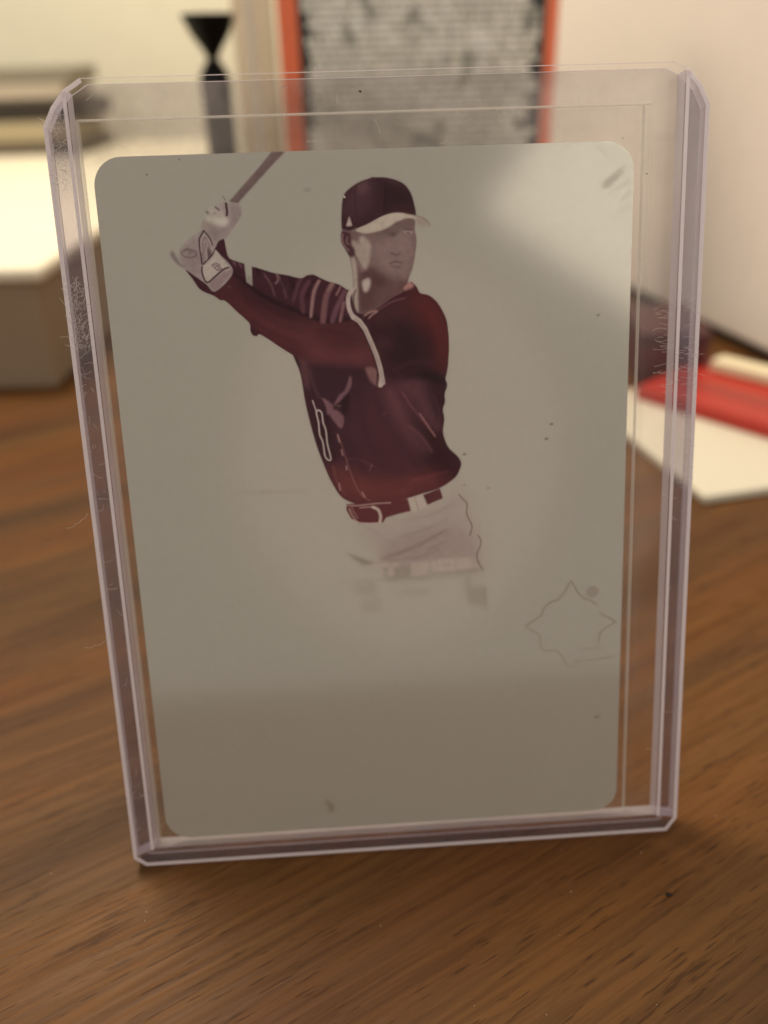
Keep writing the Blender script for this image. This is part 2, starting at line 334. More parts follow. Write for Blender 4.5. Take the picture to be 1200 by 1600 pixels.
# far shoulder folds
for p, wd, c, a in ((B_([(92, 860), (55, 950), (30, 1120)]), 2.2, (120, 90, 84), .9), (B_([(178, 890), (135, 980), (112, 1150)]), 9, (98, 66, 64), .9), (B_([(180, 885), (150, 930)]), 3, (126, 98, 90), .7),
                    (B_([(238, 905), (208, 965)]), 2.4, (124, 92, 86), .9), (B_([(268, 940), (210, 1060), (180, 1150)]), 8, (96, 62, 66), .8), (B_([(262, 1020), (235, 1150)]), 5, (112, 80, 78), .8), (B_([(60, 840), (20, 900), (0, 980)]), 4, (52, 20, 28), .8),
                    (A_([(885, 955), (900, 1000), (880, 1030)]), 2, (122, 96, 90), .8), (A_([(800, 965), (850, 1040), (872, 1115)]), 2, (104, 74, 72), .8), (A_([(900, 965), (935, 1050), (958, 1130)]), 2.6, (100, 70, 68), .6),
                    (A_([(1065, 990), (1036, 1050), (1010, 1150)]), 5, (90, 56, 60), .6), (A_([(1190, 1010), (1150, 1100), (1132, 1270)]), 2.8, (132, 102, 94), .9), (A_([(1120, 1020), (1070, 1110), (1080, 1230)]), 7, (88, 52, 56), .7),
                    (A_([(575, 870), (590, 895)]), 1.5, (112, 88, 84), .8), (A_([(620, 885), (635, 910)]), 1.5, (112, 88, 84), .8), (A_([(740, 910), (760, 960)]), 5, (50, 20, 26), .8), (A_([(980, 980), (1010, 1060)]), 5, (48, 18, 26), .7)):
    ts(p, wd, c, 1.0, a)
fill(A_([(655, 872), (708, 900), (713, 1045), (672, 1018)]), PL, .6, 1, sm=False, inkv=0)
for k in range(4): stroke(A_([(676 + k * 9, 980), (680 + k * 9, 1028)]), .8, (80, 60, 58), .3, .8)
# chest
tf(C_([(160, 110), (530, 130), (560, 230), (520, 500), (560, 700), (430, 700), (330, 520), (240, 350)]), (60, 30, 38), 10, .9)
tf(C_([(420, 240), (640, 200), (760, 420), (800, 640), (640, 720), (420, 620), (360, 420)]), (74, 36, 41), 14, .85)
tf(C_([(270, 620), (420, 660), (620, 700), (860, 640), (900, 700), (700, 790), (560, 815), (400, 815), (330, 760)]), (100, 48, 43), 13, .9)
tf(C_([(820, 380), (900, 520), (960, 600), (900, 680), (800, 620), (760, 500)]), (56, 20, 22), 9, .9)
tf(C_([(680, 380), (740, 400), (830, 560), (800, 600), (720, 500)]), (50, 20, 24), 6, .8)
tf(C_([(550, 215), (640, 190), (780, 130), (885, 165), (870, 210), (790, 195), (660, 195)]), (40, 14, 20), 3.5, .9)
tf(C_([(620, 195), (720, 170), (800, 195), (830, 240), (860, 380), (840, 450), (760, 350), (690, 260)]), (84, 48, 51), 5, .85)
tf(C_([(780, 200), (880, 220), (870, 420), (820, 330)]), (52, 20, 26), 6, .8)
tf(C_([(560, 230), (620, 220), (700, 380), (800, 540), (760, 560), (640, 420)]), (94, 56, 58), 6, .6)
ts(C_([(752, 352), (790, 410), (832, 470)]), 2.0, (126, 88, 82), .7, .85)
ts(C_([(700, 420), (760, 470), (815, 550)]), 4, (96, 56, 58), 1.6, .7)
tf(C_([(125, 75), (170, 100), (175, 230), (150, 190)]), (92, 58, 58), 3, .7)
for p in ([(390, 155), (396, 210), (352, 275), (308, 312), (288, 342), (332, 258), (362, 232)], [(243, 268), (300, 312), (275, 362), (262, 310)], [(300, 330), (356, 362), (346, 430), (312, 400), (285, 358)]):
    tf(C_(p), (104, 72, 74), 1.0, .9)
tf(C_([(340, 290), (385, 250), (380, 340), (350, 360)]), (48, 20, 26), 2, .8)
tf(C_([(470, 115), (528, 122), (545, 200), (520, 205), (490, 175)]), (106, 74, 70), 1.6, .9)
tf(C_([(200, 340), (260, 350), (300, 480), (310, 600), (240, 560)]), (46, 18, 26), 5, .6)
stroke(C_([(195, 285), (205, 315), (217, 345)]), 1.5, (160, 144, 134), .4, .95)
stroke(C_([(214, 345), (228, 335), (243, 352), (250, 400), (264, 440), (272, 510), (290, 590), (262, 578), (248, 500), (232, 462), (226, 400)]), 2.0, (162, 147, 137), .4, .95, closed=True)
ts(C_([(325, 460), (345, 510), (370, 590), (400, 680), (430, 745), (455, 780), (495, 805)]), 1.2, (116, 76, 70), .6, .9)
for p in ([(325, 462), (335, 500)], [(370, 625), (373, 645)], [(345, 540), (352, 570)], [(333, 715), (338, 750)], [(452, 760), (466, 785)]): ts(C_(p), 1.6, (146, 112, 104), .5, .9)
ts(C_([(375, 590), (440, 590), (520, 630)]), 1, (108, 68, 66), 1, .6)
for p, wd, c, s, a in ((A_([(640, 1120), (760, 1230), (900, 1320), (1080, 1380)]), 3, (58, 26, 30), 2, .5), (A_([(720, 1300), (860, 1390), (1020, 1450)]), 3, (54, 24, 28), 2, .5), (B_([(60, 1210), (220, 1230), (400, 1290)]), 3, (60, 26, 30), 2.4, .5),
                       (B_([(700, 1060), (820, 1110), (900, 1220)]), 3, (60, 24, 26), 2.6, .6), (B_([(560, 1120), (660, 1180), (720, 1290)]), 3, (34, 12, 18), 2.4, .6), (B_([(840, 1180), (900, 1300), (900, 1420)]), 3.5, (62, 22, 24), 2.6, .6),
                       (B_([(620, 1500), (760, 1440), (900, 1450)]), 2.4, (84, 46, 50), 2, .6), (C_([(440, 300), (460, 420), (520, 560)]), 4, (60, 28, 36), 3, .6), (C_([(520, 260), (580, 400), (680, 560), (780, 660)]), 3.5, (60, 28, 34), 2.6, .6),
                       (C_([(380, 480), (420, 580), (480, 680)]), 3, (62, 28, 32), 2.6, .6), (C_([(600, 640), (740, 660), (880, 620)]), 3, (70, 30, 32), 2.6, .6), (C_([(660, 240), (720, 330), (800, 420)]), 2, (116, 74, 78), 1.4, .6),
                       (C_([(820, 250), (850, 330), (852, 420)]), 2.4, (80, 44, 48), 1.6, .7), (C_([(700, 700), (800, 680), (900, 650)]), 2, (112, 62, 54), 1.6, .5), (C_([(180, 120), (200, 200), (230, 270)]), 2.4, (92, 60, 62), 1.6, .6),
                       (C_([(300, 620), (320, 700), (370, 780)]), 2, (120, 70, 62), 1.5, .5), (A_([(940, 960), (925, 1010), (940, 1060)]), 2, (36, 14, 22), 1.4, .7), (A_([(1020, 990), (1000, 1060), (975, 1110)]), 2.5, (36, 14, 22), 1.6, .7)):
    ts(p, wd, c, s, a)
# belt
belt = C_([(372, 822), (460, 818), (560, 814), (690, 793), (706, 858), (640, 874), (578, 892), (560, 920), (440, 920), (395, 897), (370, 852)])
fill(belt, (88, 40, 40), .5, sm=False)
for p in ([(380, 830), (430, 830), (520, 820), (600, 815)], [(385, 845), (400, 880), (432, 916), (500, 922), (556, 917)], [(520, 838), (470, 838), (440, 842)]): stroke(C_(p), 1.3, (156, 134, 122), .5, .85)
stroke(C_([(508, 838), (536, 852), (548, 885), (545, 916)]), 4.6, (158, 140, 126), .5, .95)
for k in range(7): stroke(C_([(392 + k * 5, 845 + k * 9), (402 + k * 5, 838 + k * 9)]), .8, (150, 120, 112), .3, .8)
fill(C_([(768, 775), (858, 740), (873, 792), (792, 827)]), (84, 42, 42), .5, sm=False)
fill(C_([(693, 793), (765, 772), (790, 838), (712, 868)]), (146, 134, 119), .6, sm=False, inkv=.1)
stroke(C_([(726, 788), (748, 858)]), 1.3, (108, 90, 82), .5, .9)
# head
mh = mask_of(head, .5)
fill(head, (98, 76, 71), .7)
def hf(p, c, s=3, a=1.0): fill(B_(p), c, s, a, clip=mh)
hf([(440, 760), (600, 820), (720, 860), (700, 930), (560, 1020), (380, 1100), (350, 900), (380, 790)], (80, 52, 50), 5, .9)
hf([(480, 560), (640, 500), (760, 520), (770, 640), (730, 800), (620, 860), (520, 780), (470, 660)], (116, 96, 89), 9, .8)
hf([(460, 520), (600, 470), (740, 420), (770, 440), (760, 480), (620, 520), (500, 560)], (92, 72, 66), 6, .8)
hf([(560, 880), (690, 880), (640, 960), (500, 1040), (470, 960)], (92, 66, 62), 6, .7)
hf([(425, 780), (500, 800), (600, 870), (560, 900), (450, 850)], (74, 46, 44), 6, .6)
hf([(385, 545), (420, 560), (455, 605), (450, 690), (430, 760), (400, 790), (360, 720), (312, 605), (320, 578), (350, 585), (380, 612), (368, 575)], (138, 122, 110), 2.0, .9)
hf([(395, 868), (440, 845), (450, 880), (435, 930), (410, 942), (396, 905)], (152, 138, 126), 1.6, .95)
hf([(312, 690), (345, 720), (358, 860), (362, 1088), (338, 1055), (322, 960), (332, 880)], (140, 127, 113), 1.4, .95)
hf([(252, 505), (300, 508), (312, 560), (318, 610), (340, 640), (335, 688), (300, 690), (268, 635), (244, 590), (240, 535)], (70, 40, 44), 1.4, .95)
stroke(B_([(256, 530), (250, 570), (268, 615), (300, 650)]), 1.8, (120, 96, 90), .8, .8, clip=mh)
stroke(B_([(290, 550), (280, 585), (300, 605)]), 1.8, (118, 94, 88), .9, .7, clip=mh)
stroke(B_([(342, 680), (380, 750), (430, 820)]), 1.6, (76, 50, 48), .8, .8, clip=mh)
stroke(B_([(588, 738), (615, 730), (640, 726), (680, 736)]), 1.9, (80, 52, 50), .8, .85, clip=mh)
stroke(B_([(600, 758), (640, 768), (675, 758)]), 2.2, (86, 60, 56), 1.2, .8, clip=mh)
stroke(B_([(600, 668), (640, 678), (668, 660)]), 2.2, (78, 54, 50), 1.0, .75, clip=mh)
stroke(B_([(660, 520), (670, 590), (675, 650)]), 4, (124, 104, 96), 2.5, .5, clip=mh)
stroke(B_([(690, 512), (720, 520), (748, 515)]), 4, (134, 116, 108), 1.4, .8, clip=mh)
stroke(B_([(695, 500), (722, 496), (750, 502)]), 1.6, (70, 50, 46), .8, .8, clip=mh)
stroke(B_([(712, 522), (728, 524)]), 2.2, (66, 46, 44), .8, .8, clip=mh)
stroke(B_([(580, 530), (612, 522), (644, 528)]), 1.6, (66, 46, 44), .9, .8, clip=mh)
stroke(B_([(604, 536), (622, 537)]), 2.4, (62, 44, 42), .9, .75, clip=mh)
stroke(B_([(560, 520), (610, 505), (650, 512)]), 3, (86, 66, 60), 2.0, .7, clip=mh)
stroke(B_([(575, 545), (620, 540)]), 2, (84, 64, 60), 1.8, .5, clip=mh)
# collar and sleeve trim
tf(B_([(690, 905), (730, 868), (762, 900), (700, 930)]), (150, 108, 98), 1.5, .8)
stroke(B_([(720, 862), (695, 890), (640, 935), (580, 985)]), 1.8, (92, 52, 50), 1.0, .8)
stroke(B_([(328, 925), (300, 960), (292, 1010), (302, 1070), (330, 1125)]), 6.6, (148, 132, 121), .6)
stroke(B_([(345, 930), (332, 975), (334, 1030), (350, 1085)]), 2.0, (64, 36, 40), .6, .9)
stroke(B_([(328, 1118), (372, 1150), (412, 1205), (450, 1290), (492, 1390), (522, 1490), (540, 1590)]) + C_([(556, 170), (548, 205)]), 7.2, (152, 136, 124), .5, sm=False)
stroke(B_([(345, 1130), (385, 1170), (418, 1225), (456, 1312), (494, 1405), (524, 1500), (541, 1590)]), 2.6, (124, 106, 98), .8, .9)
stroke(B_([(352, 1165), (400, 1230), (440, 1320), (480, 1420), (508, 1530)]) + C_([(532, 150), (530, 200)]), 2.0, (44, 16, 22), .7, .9)
stroke(B_([(410, 1110), (450, 1085), (500, 1080), (470, 1100), (440, 1130)]), 1.6, (150, 120, 108), .7, .8)
stroke(B_([(400, 1115), (520, 1062), (600, 1015), (700, 985)]), 1.6, (112, 76, 70), .8, .7)
# cap and brim
mc = mask_of(cap, .5)
fill(cap, (60, 32, 37), .6)
def cf(p, c, s=4, a=1.0): fill(B_(p), c, s, a, clip=mc)
cf([(270, 240), (360, 170), (450, 150), (470, 220), (430, 380), (300, 420), (255, 380)], (78, 48, 52), 8, .8)
cf([(360, 180), (430, 165), (440, 210), (380, 230)], (98, 70, 68), 5, .7)
cf([(560, 180), (640, 170), (740, 280), (765, 380), (700, 370), (600, 380), (560, 300)], (52, 27, 31), 5, .8)
cf([(520, 130), (620, 140), (690, 175), (600, 160)], (92, 60, 60), 4, .5)
cf([(600, 340), (720, 340), (765, 390), (640, 385)], (82, 42, 40), 6, .5)
stroke(B_([(556, 160), (558, 260), (552, 385)]), 2.2, (40, 18, 24), 1, .8, clip=mc)
stroke(B_([(345, 190), (342, 280), (355, 420)]), 1.6, (54, 28, 34), 1, .7, clip=mc)
stroke(B_([(252, 500), (300, 512), (350, 490)]), 2.2, (112, 88, 84), 1, .8)
fill(B_([(300, 402), (322, 472), (278, 474)]), (148, 132, 122), .7, sm=False)
stroke(B_([(262, 262), (268, 268)]), 2, (176, 164, 150), .4)
fill(B_([(450, 132), (456, 124), (480, 123), (488, 130), (484, 137), (456, 140)]), (70, 44, 46), .5)
fill(brim, (150, 138, 121), .6)
mb = mask_of(brim, .6)
fill(B_([(760, 395), (835, 415), (885, 470), (790, 480), (760, 430)]), (122, 108, 98), 4, .8, clip=mb)
fill(B_([(640, 384), (740, 398), (700, 420), (620, 430), (560, 470), (600, 410)]), (160, 149, 131), 4, .6, clip=mb)
stroke(B_([(700, 385), (770, 397), (830, 418), (868, 450), (874, 468)]), 1.3, (92, 72, 64), .5, .9)
stroke(B_([(360, 514), (440, 524), (560, 490), (640, 440), (720, 414)]), 1.2, (112, 92, 82), .7, .7)
# faint star-shaped outline with its small round mark
X_ = lambda p: [(780 + x / 5.4545, 860 + y / 5.4545) for x, y in p]
for p in ([(500, 415), (550, 350), (610, 250), (660, 340), (712, 400), (760, 412), (835, 460)], [(500, 412), (430, 435), (385, 475), (358, 545), (225, 638)], [(850, 525), (990, 600), (905, 650), (858, 690), (845, 760)],
          [(225, 645), (300, 690), (345, 710), (350, 810), (375, 848), (490, 845), (545, 910), (560, 960)]):
    stroke(X_(p), 1.9, (98, 82, 66), .7, .85 if p[0] != (225, 645) else .6, sm=False)
for p in ([(680, 832), (800, 828), (850, 825)], [(630, 935), (780, 925), (970, 895)], [(850, 760), (840, 800)], [(560, 950), (610, 990), (680, 940)]): stroke(X_(p), 2, (104, 90, 74), 1.2, .6)
stroke(X_([(792 + 48 * math.cos(t), 344 + 44 * math.sin(t)) for t in th]), 1.6, (102, 84, 74), .8, .6, closed=True)
fill(X_([(792 + 46 * math.cos(t), 344 + 42 * math.sin(t)) for t in th]), (112, 96, 86), 1, .5)
# specks, smudges and rubbed corner on the plate
for (x, y, r, a) in ((934, 492, 2.6, .8), (861, 662, 2.8, .9), (853, 685, 2.8, .9), (725, 709, 2.6, .95), (725, 757, 2, .7), (762, 762, 2.4, .7), (932, 1118, 5, .55), (410, 768, 2, .4), (480, 297, 6, .25), (574, 1028, 2, .4), (292, 1036, 1.5, .4), (363, 946, 2, .4)):
    stroke([(x - r * .5, y + .4), (x + r * .6, y - .3)], r * 1.1, (70, 58, 50), .6, a, sm=False)
fill([(505, 1246), (512, 1248), (524, 1256), (521, 1268), (515, 1270), (511, 1258)], (95, 82, 70), 1.8, .7, sm=False)
fill([(938, 288), (968, 264), (978, 258), (966, 278), (948, 296)], (118, 108, 92), 3, .5, sm=False)
for p in ([(972, 312), (984, 300)], [(966, 334), (988, 322)], [(958, 300), (984, 282)], [(370, 771), (414, 768), (480, 767)], [(935, 232), (948, 242)]):
    stroke(p, 3, (116, 106, 92), 2.4, .35, sm=False)
for k in range(70):
    x, y = rng.uniform(180, 960), rng.uniform(240, 1280); l = rng.uniform(1, 12); an = rng.uniform(0, 3.14)
    stroke([(x, y), (x + l * math.cos(an), y + l * math.sin(an))], .9, (158, 152, 138) if k % 3 else (104, 94, 82), .5, rng.uniform(.08, .35), sm=False, inkv=.2)
_l = np.clip((img.mean(2) / .075) ** .5, .42, 1)[..., None]; _i = np.clip(ink, 0, 1)[..., None]
_h = np.clip((.16 - img.mean(2)) / .10, 0, 1)[..., None]
img = img * (1 - _i + _i * _l * (1 + _h * (np.array((.90, .90, .90)) - 1)))
_f = blur(rng.normal(0, 1, (IH, IW)), 1.6); _f /= _f.std(); _g = blur(rng.normal(0, 1, (IH, IW)), 5); _g /= _g.std()
img *= (1 + np.clip(ink, 0, 1) * (.03 * _f + .025 * _g))[..., None]
img *= (1 + rng.normal(0, .012, (IH, IW, 1)) + blur(rng.normal(0, .5, (IH, IW)), 3)[..., None] * .12)

def make_image(name, rgb, alpha):
    h, wd = alpha.shape
    im = bpy.data.images.new(name, wd, h, alpha=True, float_buffer=True); im.colorspace_settings.name = 'Non-Color'
    im.alpha_mode = 'CHANNEL_PACKED'
    px = np.dstack([np.clip(rgb, 0, 1), np.clip(alpha, 0, 1)])[::-1].astype(np.float32)
    im.pixels.foreach_set(px.ravel()); im.update(); return im
PLATE_ALBEDO = 1.84
plate_img = make_image('plate_print', img * PLATE_ALBEDO * np.array((1.06, 1.10, 1.24)), ink)

def plate_material():
    m, nt, out = mat('anodised_printing_plate'); L = nt.links.new
    b = N(nt, 'ShaderNodeBsdfPrincipled'); tc = N(nt, 'ShaderNodeTexCoord')
    mp = N(nt, 'ShaderNodeMapping'); mp.inputs['Scale'].default_value = (1000 / PW, 1000 / PH, 1); mp.inputs['Location'].default_value = (.5, .5, 0)
    L(tc.outputs['Object'], mp.inputs['Vector'])
    im = N(nt, 'ShaderNodeTexImage'); im.image = plate_img; im.extension = 'EXTEND'; im.interpolation = 'Linear'; L(mp.outputs[0], im.inputs['Vector'])
    L(im.outputs['Color'], b.inputs['Base Color'])
    mr = N(nt, 'ShaderNodeMapRange'); mr.inputs['To Min'].default_value = 0.32; mr.inputs['To Max'].default_value = 0.0
    L(im.outputs['Alpha'], mr.inputs['Value']); L(mr.outputs[0], b.inputs['Metallic'])
    b.inputs['Roughness'].default_value = 0.12
    b.inputs['Specular IOR Level'].default_value = 0.06
    L(b.outputs[0], out.inputs[0]); return m
plate_mat = plate_material()

# ------------------------------------------------------------------ rigid clear holder
def clear(name, haze, hazecol, tint, rough, gloss=1.0, dirt_glare=0.0, dscale=70, above=None):
    m, nt, out = mat(name); L = nt.links.new
    tr = N(nt, 'ShaderNodeBsdfTransparent'); tr.inputs[0].default_value = tint + (1,)
    df = N(nt, 'ShaderNodeBsdfDiffuse'); df.inputs[0].default_value = rgba(hazecol)
    tl = N(nt, 'ShaderNodeBsdfTranslucent'); tl.inputs[0].default_value = rgba(hazecol)
    h = N(nt, 'ShaderNodeMixShader'); h.inputs[0].default_value = .5; L(df.outputs[0], h.inputs[1]); L(tl.outputs[0], h.inputs[2])
    mx = N(nt, 'ShaderNodeMixShader')
    if dirt_glare:
        tc = N(nt, 'ShaderNodeTexCoord'); n = N(nt, 'ShaderNodeTexNoise'); n.inputs['Scale'].default_value = dscale; n.inputs['Detail'].default_value = 6
        L(tc.outputs['Object'], n.inputs['Vector'])
        mr = N(nt, 'ShaderNodeMapRange'); mr.inputs['From Min'].default_value = .35; mr.inputs['From Max'].default_value = .75
        mr.inputs['To Min'].default_value = haze; mr.inputs['To Max'].default_value = haze + dirt_glare
        L(n.outputs['Fac'], mr.inputs['Value']); last = mr.outputs[0]
        if above is not None:                # phone's smoky reflection painted in as haze near the open end of the holder
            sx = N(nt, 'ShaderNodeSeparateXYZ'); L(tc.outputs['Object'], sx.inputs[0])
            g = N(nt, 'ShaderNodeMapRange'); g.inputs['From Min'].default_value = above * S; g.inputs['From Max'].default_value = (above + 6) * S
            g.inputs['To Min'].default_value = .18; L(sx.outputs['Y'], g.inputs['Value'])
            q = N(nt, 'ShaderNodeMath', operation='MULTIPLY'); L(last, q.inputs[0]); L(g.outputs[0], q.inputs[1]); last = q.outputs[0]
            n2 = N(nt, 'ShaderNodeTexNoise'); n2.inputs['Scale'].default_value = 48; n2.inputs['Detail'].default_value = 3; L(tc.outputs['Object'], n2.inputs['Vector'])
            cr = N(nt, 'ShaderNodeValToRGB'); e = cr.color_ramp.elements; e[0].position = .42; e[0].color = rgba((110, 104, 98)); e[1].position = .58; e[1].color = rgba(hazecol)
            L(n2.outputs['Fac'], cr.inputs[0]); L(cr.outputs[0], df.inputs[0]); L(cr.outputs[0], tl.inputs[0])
        L(last, mx.inputs[0])
    else: mx.inputs[0].default_value = haze
    L(tr.outputs[0], mx.inputs[1]); L(h.outputs[0], mx.inputs[2])
    gl = N(nt, 'ShaderNodeBsdfGlossy'); gl.inputs['Roughness'].default_value = rough
    fr = N(nt, 'ShaderNodeFresnel'); ge = N(nt, 'ShaderNodeNewGeometry')
    io = N(nt, 'ShaderNodeMapRange'); io.inputs['To Min'].default_value = 1.45; io.inputs['To Max'].default_value = 1 / 1.45
    L(ge.outputs['Backfacing'], io.inputs['Value']); L(io.outputs[0], fr.inputs['IOR'])
    ml = N(nt, 'ShaderNodeMath', operation='MULTIPLY'); L(fr.outputs[0], ml.inputs[0]); ml.inputs[1].default_value = gloss
    m2 = N(nt, 'ShaderNodeMixShader'); L(ml.outputs[0], m2.inputs[0]); L(mx.outputs[0], m2.inputs[1]); L(gl.outputs[0], m2.inputs[2])
    L(m2.outputs[0], out.inputs[0]); return m
pvc = clear('clear_pvc', .002, (205, 196, 205), (.985, .983, .985), .14, .08, .006)
pvc_rail = clear('clear_pvc_rail', .05, (178, 166, 184), (.81, .80, .85), .12, .7, .06)
pvc_edge = clear('pvc_cut_edge', .62, (234, 226, 232), (.95, .94, .96), .22, 1.0, .15)
film = clear('soft_film', .003, (200, 196, 190), (.99, .99, .988), .2, .05, .006)
film_edge = clear('film_edge', .30, (240, 236, 230), (.99, .99, .98), .2, .5)
scratch_mat = clear('scratch_white', .5, (225, 220, 215), (1, 1, 1), .5, .3)

LW, LH, T = 76.4, 100.5, 3.0
hx, hy = LW / 2, LH / 2
outline = [(-hx + 1.6, -hy + .45), (hx - 1.4, -hy + .45), (hx, -hy + 2.4), (hx, hy - 4.6), (hx - 1.1, hy - 2.4), (hx - 2.6, hy - .8), (hx - 4.4, hy), (-hx + 4.6, hy), (-hx + 2.6, hy - 1.2), (-hx + 1.1, hy - 2.9), (-hx, hy - 4.9), (-hx, -hy + 1.7)]
RW = 2.9
holder = empty('toploader', ORG, (math.pi / 2 - ALPHA, 0, 0), 'clear rigid plastic card holder with lilac edges standing on the table around the metal plate', 'card holder')
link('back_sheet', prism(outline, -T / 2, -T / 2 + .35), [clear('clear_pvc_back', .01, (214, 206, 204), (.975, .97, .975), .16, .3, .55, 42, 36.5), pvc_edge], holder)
def glow_strip(name, pts, closed=False, wd=.5, z0=T / 2 + .002, z1=T / 2 + .05):  # pale strips added so the holder's edge lines look brightly lit
    bm = bmesh.new(); n = len(pts); P = [Vector(p) for p in pts]; inn = []
    for i, p in enumerate(P):
        a = (p - P[i - 1]).normalized() if i else (P[1] - p).normalized()
        b = (P[i + 1] - p).normalized() if i < n - 1 else a
        t = (a + b).normalized(); nn = Vector((-t.y, t.x)); inn.append(p + nn * wd / max(.5, nn.dot(Vector((-a.y, a.x)))))
    V = [[bm.verts.new((q.x * S, q.y * S, z * S)) for q in (p, i_) for z in (z0, z1)] for p, i_ in zip(P, inn)]
    for a, b in zip(V, V[1:]):
        bm.faces.new((a[1], b[1], b[3], a[3])); bm.faces.new((a[0], a[2], b[2], b[0])); bm.faces.new((a[0], b[0], b[1], a[1])); bm.faces.new((a[2], a[3], b[3], b[2]))
    bm.faces.new(V[0][:2] + V[0][:1:-1]); bm.faces.new((V[-1][0], V[-1][2], V[-1][3], V[-1][1]))
    me = bpy.data.meshes.new('mesh'); bm.to_mesh(me); bm.free()
    return link(name, me, [pvc_glow], holder)
pvc_glow = clear('pvc_edge_glow', .66, (246, 238, 240), (.97, .96, .975), .2, .8, .1)
glow_strip('rim_glow_strip', [(-hx + 4.6, hy), (-hx + 2.6, hy - 1.2), (-hx + 1.1, hy - 2.9), (-hx, hy - 4.9), (-hx, -hy + 1.7), (-hx + 1.6, -hy + .45), (hx - 1.4, -hy + .45), (hx, -hy + 2.4)])
glow_strip('rim_glow_strip', [(hx, -hy + 2.45), (hx, hy - 4.6), (hx - 1.1, hy - 2.4), (hx - 2.6, hy - .8)])
glow_strip('seam_glow_strip', [(-hx + RW, -hy + RW), (-hx + RW, hy - 1.3)], wd=.42)
glow_strip('seam_glow_strip', [(hx - RW, hy - 1.0), (hx - RW, -hy + RW)], wd=.42)
link('front_sheet', prism(outline, T / 2 - .35, T / 2), [pvc, pvc_edge], holder)
zi0, zi1 = -T / 2 + .353, T / 2 - .353
link('side_rail', prism([(-hx + .003, -hy + 1.7), (-hx + RW, -hy + RW + .003), (-hx + RW, hy - 1.05), (-hx + 1.1, hy - 2.95), (-hx + .003, hy - 4.95)], zi0, zi1), [pvc_rail, pvc_edge], holder)
link('side_rail', prism([(hx - RW, -hy + RW + .003), (hx - .003, -hy + 2.3), (hx - .003, hy - 4.65), (hx - 1.1, hy - 2.45), (hx - RW, hy - .75)], zi0, zi1), [pvc_rail, pvc_edge], holder)
link('bottom_rail', prism([(-hx + 1.6, -hy + .453), (hx - 1.4, -hy + .453), (hx - .01, -hy + 2.2), (hx - RW, -hy + RW), (-hx + RW, -hy + RW), (-hx + .01, -hy + 1.68)], zi0, zi1, over={0: 0, 1: 0, 5: 0}), [pvc_rail, pvc_edge], holder)

def ribbons(name, curves, width, z, material, parent, **props):
    bm = bmesh.new()
    for pts in curves:
        pts = [Vector((x, y, 0)) for x, y in pts]; prev = None
        for i, p in enumerate(pts):
            t = (pts[min(i + 1, len(pts) - 1)] - pts[max(i - 1, 0)]).normalized(); nn = Vector((-t.y, t.x, 0)) * width * .5
            a = bm.verts.new((p + nn + Vector((0, 0, z))) * S); b = bm.verts.new((p - nn + Vector((0, 0, z))) * S)
            if prev: bm.faces.new((prev[0], prev[1], b, a))
            prev = (a, b)
    me = bpy.data.meshes.new('mesh'); bm.to_mesh(me); bm.free()
    return link(name, me, [material], parent, **props)
def arc(x, y, l, an, bend, n=7):
    p = []
    for i in range(n):
        p.append((x, y)); x += l / n * math.cos(an); y += l / n * math.sin(an); an += bend / n
    return p
cur = []
R_ = random.Random(3)
def put(x0, x1, y0, y1, n, l0, l1, ang, spread):
    for _ in range(n):
        cur.append(arc(R_.uniform(x0, x1), R_.uniform(y0, y1), R_.uniform(l0, l1), ang + R_.uniform(-spread, spread), R_.uniform(-1.4, 1.4)))
put(-hx + .3, -hx + 2.4, hy - 12, hy - 3.5, 110, .3, 1.6, 1.2, 1.6)
put(-hx + .3, -hx + 2.2, hy - 30, hy - 22, 120, .5, 2.0, 1.3, 1.1)
put(-hx + .3, -hx + 2.2, hy - 52, hy - 28, 26, .3, 1.8, .2, 1.6)
put(-hx + .3, -hx + 2.2, -hy + 4, hy - 50, 16, .3, 1.4, .1, 1.6)
put(hx - 6, hx - .6, hy - 38, hy - 27, 60, .8, 2.6, .1, .5)
put(hx - 2.4, hx - .6, hy - 52, hy - 36, 22, .3, 1.6, .0, .4)
put(-hx + 3, hx - 6, hy - 9, hy - .6, 26, .3, 1.8, .6, 1.4)
put(hx - 6, hx - .4, -hy + 5, hy - 45, 12, .5, 1.6, .2, .6)
cur.append(arc(hx - 2.6, hy - 34.5, 2.8, -1.3, 2.8, 12)); cur.append(arc(hx - 5.6, hy - 31.2, 3.0, -.6, .9, 9))
ribbons('scratches', cur, .05, T / 2 + .056, scratch_mat, holder, kind='stuff')
dm = simple('dust_dark', (60, 50, 42), .9)
bm = bmesh.new()
for (x, y, r) in ((-27.2, hy - 10.3, .10), (-23.4, hy - 8.8, .10), (-2.4, hy - 2.2, .16), (31, hy - 12, .09), (-11, hy - 1.5, .07), (14, hy - 6.5, .06), (35.5, hy - 12.5, .1), (28, hy - 8, .07)):
    v = [bm.verts.new(((x + r * math.cos(t) * (1 + .3 * math.sin(3 * t))) * S, (y + r * .8 * math.sin(t)) * S, (T / 2 + .016) * S)) for t in np.linspace(0, 6.28, 9)[:-1]]
    bm.faces.new(v)
me = bpy.data.meshes.new('mesh'); bm.to_mesh(me); bm.free(); link('dust_specks', me, [dm], holder, kind='stuff')
hair_mat = simple('lint', (196, 178, 160), .7)
for k, (x, y, l, an) in enumerate(((-hx - 3.2, -1.2, 3.6, .35), (-hx - 3.0, -17.2, 4.2, .12), (-hx + .7, -9.3, 1.6, -.2))):
    ribbons('lint_fibre', [[(px + 0, py + .12 * math.sin(i * 1.9)) for i, (px, py) in enumerate(arc(x, y, l, an, .5, 12))]], .04, T / 2 + .06, hair_mat, holder)

